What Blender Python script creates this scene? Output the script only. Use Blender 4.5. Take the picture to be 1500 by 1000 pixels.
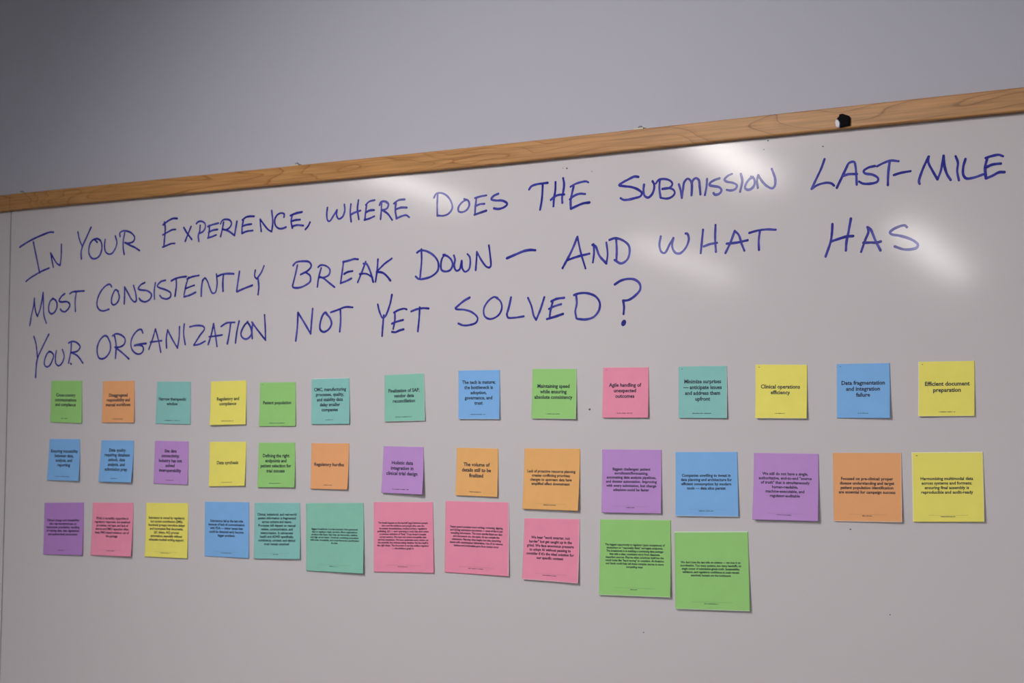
import bpy, math, random
from mathutils import Matrix, Vector

for o in list(bpy.data.objects):
    bpy.data.objects.remove(o)
S = bpy.context.scene
COL = S.collection

# ---------------------------------------------------------------- camera
cd = bpy.data.cameras.new('camera')
cam = bpy.data.objects.new('camera', cd); COL.objects.link(cam)
cd.sensor_width = 36.0
cd.lens = 57.288
R3 = Matrix(((0.8496701, 0.0233935, 0.5267955), (0.527221, -0.0565079, -0.8478472), (0.009934, 0.998128, -0.0603467)))
M4 = R3.to_4x4()
M4.translation = Vector((0.0, -2.11, 1.55))
cam.matrix_world = M4
cd.dof.use_dof = True
cd.dof.focus_distance = 2.28
cd.dof.aperture_fstop = 9.5
S.camera = cam

# ---------------------------------------------------------------- world and exposure
w = bpy.data.worlds.new('world'); S.world = w; w.use_nodes = True
w.node_tree.nodes['Background'].inputs[0].default_value = (0.6, 0.62, 0.68, 1)
w.node_tree.nodes['Background'].inputs[1].default_value = 0.3
S.view_settings.view_transform = 'Standard'
S.view_settings.look = 'None'
S.view_settings.gamma = 1.0
S.view_settings.use_curve_mapping = False
S.view_settings.exposure = 0.0
LAMP = 20.0          # radiance of the ceiling troffers
SPOT = 78.0         # watts of the added out-of-view spotlight that shapes the falloff on the wall
sd = bpy.data.lights.new('added_spot_beam', 'SPOT'); sd.energy = SPOT; sd.color = (1.0, 0.955, 0.945)
sd.spot_size = math.radians(104); sd.spot_blend = 1.0; sd.shadow_soft_size = 0.16
sl = bpy.data.objects.new('added_spot_beam', sd); COL.objects.link(sl)
SPOT_AT, SPOT_TO = Vector((-1.56, -1.55, 2.52)), Vector((-1.12, 0.0, 1.22))
sl.matrix_world = Matrix.Translation(SPOT_AT) @ (SPOT_TO-SPOT_AT).to_track_quat('-Z', 'Y').to_matrix().to_4x4()

# ---------------------------------------------------------------- helpers
def lin(r, g, b):
    f = lambda c: (c/255/12.92) if c <= 10.3 else ((c/255+0.055)/1.055)**2.4
    return (f(r), f(g), f(b), 1.0)

def mat(name, color, rough=0.6, spec=0.5):
    m = bpy.data.materials.new(name); m.use_nodes = True
    b = m.node_tree.nodes['Principled BSDF']
    b.inputs['Base Color'].default_value = color
    b.inputs['Roughness'].default_value = rough
    b.inputs['Specular IOR Level'].default_value = spec
    return m

def N(m, t, **kw):
    n = m.node_tree.nodes.new(t)
    for k, v in kw.items():
        if k in n.inputs: n.inputs[k].default_value = v
        else: setattr(n, k, v)
    return n

def L(m, a, b): m.node_tree.links.new(a, b)

def vary(m, color, amt, scale, bump=0.0, bscale=None, bdist=0.001):
    """noise variation of the surface's own colour, plus a fine relief"""
    bs = m.node_tree.nodes['Principled BSDF']
    tc = N(m, 'ShaderNodeNewGeometry')
    nz = N(m, 'ShaderNodeTexNoise', Scale=scale, Detail=5.0)
    L(m, tc.outputs['Position'], nz.inputs['Vector'])
    mx = N(m, 'ShaderNodeMix', data_type='RGBA')
    mx.inputs[6].default_value = tuple(c*(1-amt) for c in color[:3])+(1,)
    mx.inputs[7].default_value = tuple(min(1, c*(1+amt)) for c in color[:3])+(1,)
    L(m, nz.outputs['Fac'], mx.inputs[0]); L(m, mx.outputs[2], bs.inputs['Base Color'])
    if bump:
        n2 = N(m, 'ShaderNodeTexNoise', Scale=bscale or scale*3, Detail=3.0)
        L(m, tc.outputs['Position'], n2.inputs['Vector'])
        bp = N(m, 'ShaderNodeBump', Strength=bump, Distance=bdist)
        L(m, n2.outputs['Fac'], bp.inputs['Height']); L(m, bp.outputs['Normal'], bs.inputs['Normal'])
    return m

def mesh(name, verts, faces, mats, parent=None, midx=None, smooth=False, loc=None):
    me = bpy.data.meshes.new(name); me.from_pydata(verts, [], faces)
    for m in (mats if isinstance(mats, (list, tuple)) else [mats]): me.materials.append(m)
    if midx: me.polygons.foreach_set('material_index', midx)
    if smooth: me.polygons.foreach_set('use_smooth', [True]*len(me.polygons))
    me.update()
    o = bpy.data.objects.new(name, me); COL.objects.link(o)
    if parent: o.parent = parent
    if loc: o.location = loc
    return o

def tag(o, label=None, cat=None, group=None, kind=None):
    if label: o['label'] = label
    if cat: o['category'] = cat
    if group: o['group'] = group
    if kind: o['kind'] = kind
    return o

def box(x0, x1, y0, y1, z0, z1, bev=0.0):
    """box as verts, faces with chamfered long edges (along x) when bev is set"""
    if not bev:
        v = [(x, y, z) for x in (x0, x1) for y in (y0, y1) for z in (z0, z1)]
        return v, [(0,1,3,2), (4,6,7,5), (0,4,5,1), (2,3,7,6), (0,2,6,4), (1,5,7,3)]
    p = [(y0, z0+bev), (y0, z1-bev), (y0+bev, z1), (y1-bev, z1), (y1, z1-bev), (y1, z0+bev), (y1-bev, z0), (y0+bev, z0)]
    v = [(x0, a, b) for a, b in p]+[(x1, a, b) for a, b in p]
    n = 8
    fs = [(i, i+n, (i+1) % n+n, (i+1) % n) for i in range(n)]+[tuple(range(n)), tuple(range(2*n-1, n-1, -1))]
    return v, fs

# ---------------------------------------------------------------- materials
PAINT = vary(mat('wall_paint', lin(1,1,1), 0.75, 0.25), (0.455, 0.46, 0.53), 0.025, 1.6, 0.25, 260, 0.0006)
PAINT2 = mat('side_wall_paint', (0.56, 0.56, 0.58, 1), 0.8, 0.25)
BOARD = vary(mat('whiteboard_enamel', lin(1,1,1), 0.09, 0.5), (0.60, 0.575, 0.592), 0.012, 2.0, 0.03, 90, 0.0004)
GAP = mat('joint_dark', (0.035, 0.035, 0.05, 1), 0.6)
CLIP = mat('clip_metal', (0.52, 0.50, 0.42, 1), 0.6); CLIP.node_tree.nodes['Principled BSDF'].inputs['Metallic'].default_value = 0.2
SCREW = mat('screw_steel', (0.25, 0.25, 0.26, 1), 0.4); SCREW.node_tree.nodes['Principled BSDF'].inputs['Metallic'].default_value = 0.9
BLACK = mat('black_tape', (0.003, 0.003, 0.005, 1), 0.8, 0.1)
WHITE = mat('white_backing', (0.72, 0.71, 0.78, 1), 0.7)
CARPET = vary(mat('carpet', lin(1,1,1), 0.95, 0.1), (0.12, 0.12, 0.13), 0.25, 60, 0.5, 300, 0.003)
TILE = mat('ceiling_paint', (0.70, 0.70, 0.70, 1), 0.9, 0.1)
PRINT = mat('print_ink', (0.016, 0.022, 0.05, 1), 0.6, 0.3)
HAIR = mat('hairline_ink', (0.16, 0.17, 0.15, 1), 0.7, 0.2)
FAINT = mat('faint_print_ink', (0.10, 0.11, 0.10, 1), 0.7, 0.2)

def ink_material():
    m = mat('marker_ink', lin(44, 46, 132), 0.10, 0.5)
    bs = m.node_tree.nodes['Principled BSDF']
    g = N(m, 'ShaderNodeNewGeometry')
    nz = N(m, 'ShaderNodeTexNoise', Scale=55.0, Detail=4.0)
    L(m, g.outputs['Position'], nz.inputs['Vector'])
    at = N(m, 'ShaderNodeAttribute', attribute_name='wet')
    ad = N(m, 'ShaderNodeMath', operation='MULTIPLY_ADD'); ad.inputs[1].default_value = 0.55
    L(m, nz.outputs['Fac'], ad.inputs[0]); L(m, at.outputs['Fac'], ad.inputs[2])
    cr = N(m, 'ShaderNodeValToRGB')
    e = cr.color_ramp.elements
    e[0].position = 0.18; e[0].color = lin(84, 84, 172)
    e[1].position = 0.75; e[1].color = lin(18, 20, 112)
    q = e.new(0.42); q.color = lin(48, 50, 150)
    L(m, ad.outputs[0], cr.inputs[0]); L(m, cr.outputs[0], bs.inputs['Base Color'])
    return m
INK = ink_material()

def wood_material():
    m = mat('maple_rail', lin(1,1,1), 0.45, 0.3)
    bs = m.node_tree.nodes['Principled BSDF']
    g = N(m, 'ShaderNodeNewGeometry')
    mp = N(m, 'ShaderNodeMapping'); mp.inputs['Scale'].default_value = (2.6, 16.0, 17.0)
    L(m, g.outputs['Position'], mp.inputs['Vector'])
    n1 = N(m, 'ShaderNodeTexNoise', Scale=1.0, Detail=2.5, Roughness=0.45, Distortion=0.5)
    L(m, mp.outputs[0], n1.inputs['Vector'])
    mu = N(m, 'ShaderNodeMath', operation='MULTIPLY'); mu.inputs[1].default_value = 17.0
    L(m, n1.outputs['Fac'], mu.inputs[0])
    fr = N(m, 'ShaderNodeMath', operation='FRACT'); L(m, mu.outputs[0], fr.inputs[0])
    cr = N(m, 'ShaderNodeValToRGB'); e = cr.color_ramp.elements
    A, B_, D = (0.47, 0.240, 0.086, 1), (0.41, 0.196, 0.064, 1), (0.22, 0.088, 0.022, 1)
    e[0].position = 0.0; e[0].color = D
    e[1].position = 1.0; e[1].color = B_
    for p, c in ((0.035, D), (0.10, B_), (0.5, A), (0.93, A)):
        q = e.new(p); q.color = c
    L(m, fr.outputs[0], cr.inputs[0])
    mp2 = N(m, 'ShaderNodeMapping'); mp2.inputs['Scale'].default_value = (10.0, 260.0, 330.0)
    L(m, g.outputs['Position'], mp2.inputs['Vector'])
    n2 = N(m, 'ShaderNodeTexNoise', Scale=1.0, Detail=4.0)
    L(m, mp2.outputs[0], n2.inputs['Vector'])
    # how dark the growth lines are varies along the rail
    n3 = N(m, 'ShaderNodeTexNoise', Scale=3.5, Detail=1.0); L(m, g.outputs['Position'], n3.inputs['Vector'])
    mr = N(m, 'ShaderNodeMapRange'); mr.inputs[1].default_value = 0.35; mr.inputs[2].default_value = 0.65; mr.inputs[3].default_value = 0.2; mr.inputs[4].default_value = 0.95
    L(m, n3.outputs['Fac'], mr.inputs[0])
    mx = N(m, 'ShaderNodeMix', data_type='RGBA'); mx.inputs[6].default_value = (0.45, 0.226, 0.080, 1)
    L(m, mr.outputs[0], mx.inputs[0]); L(m, cr.outputs[0], mx.inputs[7])
    mr2 = N(m, 'ShaderNodeMapRange'); mr2.inputs[1].default_value = 0.2; mr2.inputs[2].default_value = 0.8; mr2.inputs[3].default_value = 0.66; mr2.inputs[4].default_value = 1.26
    L(m, n2.outputs['Fac'], mr2.inputs[0])
    vm = N(m, 'ShaderNodeVectorMath', operation='SCALE')
    L(m, mx.outputs[2], vm.inputs[0]); L(m, mr2.outputs[0], vm.inputs['Scale'])
    L(m, vm.outputs[0], bs.inputs['Base Color'])
    return m
WOOD = wood_material()

PAPERS = {}
def paper(col):
    if col in PAPERS: return PAPERS[col]
    base = dict(green=(0.32, 0.64, 0.21), orange=(0.84, 0.46, 0.17), teal=(0.26, 0.57, 0.54), seafoam=(0.26, 0.58, 0.46),
                yellow=(0.87, 0.80, 0.17), blue=(0.22, 0.47, 0.84), apricot=(0.84, 0.41, 0.185), pink=(0.85, 0.30, 0.44), purple=(0.52, 0.295, 0.66), violet=(0.44, 0.23, 0.58))[col]
    m = vary(mat('paper_'+col, lin(1,1,1), 0.85, 0.2), base, 0.05, 45, 0.12, 700, 0.0003)
    m2 = mat('paper_edge_'+col, tuple(min(0.9, c*0.45+0.45) for c in base)+(1,), 0.85, 0.2)
    PAPERS[col] = (m, m2); return PAPERS[col]

# ---------------------------------------------------------------- the room
RX0, RX1, RY0, H = -5.35, 2.3, -10.2, 2.72
def wallbox(name, a):
    v, f = box(*a); return tag(mesh(name, v, f, PAINT if name == 'wall_back' else PAINT2), kind='structure')
wallbox('wall_back', (RX0-.12, RX1+.12, 0.014, 0.14, 0, H))
wallbox('wall_left', (RX0-.12, RX0, RY0, 0.014, 0, H))
wallbox('wall_right', (RX1, RX1+.12, RY0, 0.014, 0, H))
wallbox('wall_front', (RX0-.12, RX1+.12, RY0-.12, RY0, 0, H))
v, f = box(RX0-.12, RX1+.12, RY0-.12, .14, -.1, 0); tag(mesh('floor', v, f, CARPET), kind='structure')
v, f = box(RX0-.12, RX1+.12, RY0-.12, .14, H, H+.1); tag(mesh('ceiling', v, f, TILE), kind='structure')
v, f = box(RX0, RX1, 0.002, 0.014, 0, .1); tag(mesh('baseboard_back', v, f, GAP), kind='structure')

# ceiling troffers: rows parallel to the board
DIFF = bpy.data.materials.new('lamp_diffuser'); DIFF.use_nodes = True
nt = DIFF.node_tree; nt.nodes.clear()
em = nt.nodes.new('ShaderNodeEmission'); em.inputs[0].default_value = (1.0, 0.955, 0.93, 1); em.inputs[1].default_value = LAMP
ou = nt.nodes.new('ShaderNodeOutputMaterial'); nt.links.new(em.outputs[0], ou.inputs[0])
FR = mat('lamp_frame', (0.8, 0.8, 0.8, 1), 0.4)
def troffer(x, y, w_, l_, label):
    r = bpy.data.objects.new('ceiling_light', None); COL.objects.link(r); r.location = (x, y, H); r.rotation_euler = (0, 0, math.radians(-10))
    tag(r, label, 'ceiling light', 'recessed ceiling lights')
    v, f = box(-w_/2, w_/2, -l_/2, l_/2, -.012, -.006); mesh('diffuser', v, f, DIFF, r)
    vs, fs = [], []
    for a in ((-w_/2-.03, -w_/2, -l_/2-.03, l_/2+.03), (w_/2, w_/2+.03, -l_/2-.03, l_/2+.03), (-w_/2, w_/2, -l_/2-.03, -l_/2), (-w_/2, w_/2, l_/2, l_/2+.03)):
        b_, f_ = box(*a, -.02, 0); fs += [tuple(i+len(vs) for i in q) for q in f_]; vs += b_
    mesh('frame', vs, fs, FR, r)
LAMPS = [
(-4.29, -3.90, .15, 1.25, 'recessed ceiling light in the near row, far left'),
(-2.71, -3.93, .20, 1.25, 'recessed ceiling light in the near row, second from left'),
(-1.00, -3.90, .45, 1.25, 'recessed ceiling light in the near row, third from left'),
(0.68, -3.90, .45, 1.25, 'recessed ceiling light in the near row, far right'),
(-4.55, -7.35, .14, 2.4, 'recessed ceiling light in the rear row, far left'),
(-3.03, -7.65, .165, 2.9, 'recessed ceiling light in the rear row, second from left'),
(-1.00, -7.4, .45, 2.4, 'recessed ceiling light in the rear row, third from left'),
(0.68, -7.4, .45, 2.4, 'recessed ceiling light in the rear row, far right'),
]
for x, y, w_, l_, lb in LAMPS:
    troffer(x, y, w_, l_, lb)

# made-up fixture for the added spotlight: a can on a short stem
fx = bpy.data.objects.new('added_spotlight', None); COL.objects.link(fx)
fx.matrix_world = sl.matrix_world.copy()
tag(fx, 'added out-of-view white can spotlight under the ceiling aimed at the whiteboard', 'spotlight')
def lathe(prof, n=24):
    vs = [(r_*math.cos(2*math.pi*a/n), r_*math.sin(2*math.pi*a/n), z) for r_, z in prof for a in range(n)]
    fs = [(k*n+a, k*n+(a+1) % n, (k+1)*n+(a+1) % n, (k+1)*n+a) for k in range(len(prof)-1) for a in range(n)]
    return vs, fs
v, f = lathe([(.055, .01), (.06, .01), (.06, .13), (.03, .145), (.001, .145), (.001, .14), (.055, .12), (.055, .01)]); mesh('can', v, f, FR, fx)
v, f = box(-.012, .012, -.012, .012, 0, 1); st = mesh('stem', [(x, y, z*(H-2.55)) for x, y, z in v], f, FR, fx)
st.matrix_world = Matrix.Translation(SPOT_AT+Vector((-.02, -.09, .05)))
sl.parent = fx; sl.matrix_parent_inverse = fx.matrix_world.inverted()

# ---------------------------------------------------------------- the whiteboard
BX0, BX1, BZ0 = -3.66, 1.22, 0.80
wb = bpy.data.objects.new('whiteboard', None); COL.objects.link(wb); wb.location = (-1.22, 0, BZ0)
tag(wb, 'long white wall board with a maple top rail and blue handwritten question', 'whiteboard')
OFF = Vector((1.22, 0, -BZ0))
def part(name, v, f, m, **k):
    return mesh(name, [tuple(Vector(p)+OFF) for p in v], f, m, wb, **k)

def seam_x(z): return -2.4345+0.0055*max(0.0, min(1.0, (1.974-z)/0.5))
zs = [BZ0, 1.16, 1.35, 1.53, 1.75, 1.974]
def panel(side):
    vs, fs = [], []
    for z in zs+[2.0]:
        s = seam_x(z)
        xa, xb = (BX0, s-.0015) if side == 'l' else (s+.0015, BX1)
        vs += [(xa, 0, z), (xb, 0, z), (xb, .010, z), (xa, .010, z)]
    for k in range(len(zs)):
        a, b = 4*k, 4*k+4
        for q in range(4): fs.append((a+q, a+(q+1) % 4, b+(q+1) % 4, b+q))
    fs += [(3, 2, 1, 0), tuple(4*len(zs)+i for i in range(4))]
    part('board_panel', vs, fs, BOARD)
panel('l'); panel('r')
v, f = box(BX0, BX1, .0102, .0138, BZ0, 2.0); part('backing_sheet', v, f, GAP)

# top rail: two maple lengths meeting above the seam, a few millimetres of sag between its fixings
ZB = [(-3.66, 1.9745), (-2.45, 1.9742), (-1.866, 1.9742), (-1.377, 1.9732), (-.892, 1.9766), (-.538, 1.9771), (1.22, 1.9772)]
ZT = [(-3.66, 2.0045), (-2.45, 2.0047), (-1.816, 2.0033), (-1.368, 2.0033), (-.886, 2.0059), (-.534, 2.0078), (1.22, 2.0085)]
def ip(t, x):
    for (a, b), (c, d) in zip(t, t[1:]):
        if x <= c: return b+(d-b)*(x-a)/(c-a)
    return t[-1][1]
def rail(x0, x1, dz=0.0):
    n = max(2, int((x1-x0)/.12)); prof = 8; vs, fs = [], []
    for i in range(n+1):
        x = x0+(x1-x0)*i/n; zb, zt = ip(ZB, x)+dz, ip(ZT, x)+dz+.0006
        d = .0105; b = .0022
        for y, z in ((-.0002, zb), (-d+b, zb), (-d+b*.3, zb+b*.3), (-d, zb+b), (-d, zt-b*.6), (-d+b*.6, zt), (.012, zt), (.012, zb)):
            vs.append((x, y, z))
    for i in range(n):
        for q in range(prof):
            a = i*prof+q; b = i*prof+(q+1) % prof; fs.append((a, b, b+prof, a+prof))
    fs += [tuple(range(prof-1, -1, -1)), tuple(n*prof+q for q in range(prof))]
    return part('wooden_rail', vs, fs, WOOD)
rail(-3.66, -2.4275, -.0006); rail(-2.4268, 1.22)
# lower rail, side rails and marker tray, below and beside the frame of the picture
v, f = box(BX0, BX1, -.014, .012, BZ0-.03, BZ0, .002); part('lower_rail', v, f, WOOD)
v, f = box(BX0-.03, BX0, -.014, .012, BZ0-.03, 2.004); part('side_rail', v, f, WOOD)
v, f = box(BX1, BX1+.03, -.014, .012, BZ0-.03, 2.008); part('side_rail', v, f, WOOD)
v, f = box(BX0+.2, BX1-.2, -.075, -.014, BZ0-.028, BZ0-.012, .003); part('marker_tray', v, f, CLIP)

for x, z in ((-1.0905, ip(ZT, -1.09)), (-1.7352, ip(ZT, -1.735)), (-2.4008, ip(ZT, -2.40)-.0006)):
    v, f = box(x-.009, x+.007, -.0095, .013, z+.0002, z+.0030, .0005); c = part('mounting_clip', v, f, CLIP)
    vs, fs = [], []
    for h_, r_ in ((.0016, .0038), (.0030, .0036), (.0042, .0022)):
        vs += [(x+.001+r_*math.cos(a*math.pi/6), -.006+r_*math.sin(a*math.pi/6), z+h_+.0014) for a in range(12)]
    for k in range(2): fs += [(12*k+a, 12*k+(a+1) % 12, 12*k+12+(a+1) % 12, 12*k+12+a) for a in range(12)]
    fs += [tuple(range(11, -1, -1)), tuple(range(24, 36))]
    mesh('screw', [tuple(Vector(p)+OFF) for p in vs], fs, SCREW, c)

# small specks of dried ink
random.seed(3)
for x, z, r_ in ((-1.2165, 1.9592, .0016), (-1.2235, 1.9600, .0008), (-1.1737, 1.9511, .0009), (-.8108, 1.9570, .0014), (-1.1747, 1.5965, .0020), (-.898, 1.9602, .0010), (-.8918, 1.9722, .0013), (-.7728, 1.4349, .0014), (-.7183, 1.3247, .0011), (-1.0831, 1.2759, .0011)):
    vs = [(x+r_*random.uniform(.7, 1.2)*math.cos(a*math.pi/5), -.0002, z+.8*r_*random.uniform(.7, 1.2)*math.sin(a*math.pi/5)) for a in range(10)]
    part('ink_speck', vs, [tuple(range(10))], FAINT)

# handwriting: each stroke a ribbon of ink on the enamel; points in millimetres (x, z) on the board
def catmull(p, step=1.6):
    if len(p) == 2:
        n = max(2, int(math.dist(*p)/6)); return [(p[0][0]+(p[1][0]-p[0][0])*i/n, p[0][1]+(p[1][1]-p[0][1])*i/n) for i in range(n+1)]
    q = [(2*p[0][0]-p[1][0], 2*p[0][1]-p[1][1])]+p+[(2*p[-1][0]-p[-2][0], 2*p[-1][1]-p[-2][1])]
    out = []
    for i in range(1, len(q)-2):
        a, b, c, d = q[i-1:i+3]; n = max(3, int(math.dist(b, c)/step))
        # centripetal knots keep tight turns free of loops
        t = [0.0]
        for u_, v_ in ((a, b), (b, c), (c, d)): t.append(t[-1]+max(1e-4, math.dist(u_, v_)**0.5))
        for k in range(n):
            s = t[1]+(t[2]-t[1])*k/n; r = []
            for ax in (0, 1):
                A1 = (t[1]-s)/(t[1]-t[0])*a[ax]+(s-t[0])/(t[1]-t[0])*b[ax]
                A2 = (t[2]-s)/(t[2]-t[1])*b[ax]+(s-t[1])/(t[2]-t[1])*c[ax]
                A3 = (t[3]-s)/(t[3]-t[2])*c[ax]+(s-t[2])/(t[3]-t[2])*d[ax]
                B1 = (t[2]-s)/(t[2]-t[0])*A1+(s-t[0])/(t[2]-t[0])*A2
                B2 = (t[3]-s)/(t[3]-t[1])*A2+(s-t[1])/(t[3]-t[1])*A3
                r.append((t[2]-s)/(t[2]-t[1])*B1+(s-t[1])/(t[2]-t[1])*B2)
            out.append(tuple(r))
    out.append(p[-1]); return out

def ribbons(strokes, width, seed):
    rnd = random.Random(seed); vs, fs, wet = [], [], []
    for si, s in enumerate(strokes):
        p = catmull(s); y = -(0.12+0.012*si)
        ln = sum(math.dist(a, b) for a, b in zip(p, p[1:]))
        w0 = width*rnd.uniform(.9, 1.08); run = 0.0; ring = []
        dirs = []
        for i in range(len(p)):
            a, b = p[max(0, i-1)], p[min(len(p)-1, i+1)]
            l_ = math.dist(a, b) or 1; dirs.append(((b[0]-a[0])/l_, (b[1]-a[1])/l_))
        def cap(c, d, sgn, hw):
            return [(c[0]+sgn*d[0]*hw*math.sin(t), c[1]+sgn*d[1]*hw*math.sin(t), hw*math.cos(t)) for t in (1.25, .8, .35)]
        rows = [(x, z, hw, dirs[0]) for x, z, hw in cap(p[0], dirs[0], -1, w0/2)]
        for i, c in enumerate(p):
            if i: run += math.dist(p[i-1], c)
            k = 1+0.07*math.sin(run*.21+si*1.7)+0.04*math.sin(run*.6+si)
            rows.append((c[0], c[1], w0/2*k, dirs[i]))
        rows += [(x, z, hw, dirs[-1]) for x, z, hw in reversed(cap(p[-1], dirs[-1], 1, w0/2))]
        b0 = len(vs); n = len(rows)
        for i, (x, z, hw, d) in enumerate(rows):
            e = min(i, n-1-i)/max(1, n)*ln
            wt = .12+.32*math.exp(-e/2.2)+.10*math.sin(run*.3+i*.12+si)
            yy = y-.0008*i
            vs += [(x-d[1]*hw, yy, z+d[0]*hw), (x+d[1]*hw, yy, z-d[0]*hw)]; wet += [wt, wt]
        fs += [(b0+2*i, b0+2*i+1, b0+2*i+3, b0+2*i+2) for i in range(n-1)]
    return vs, fs, wet

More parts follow.
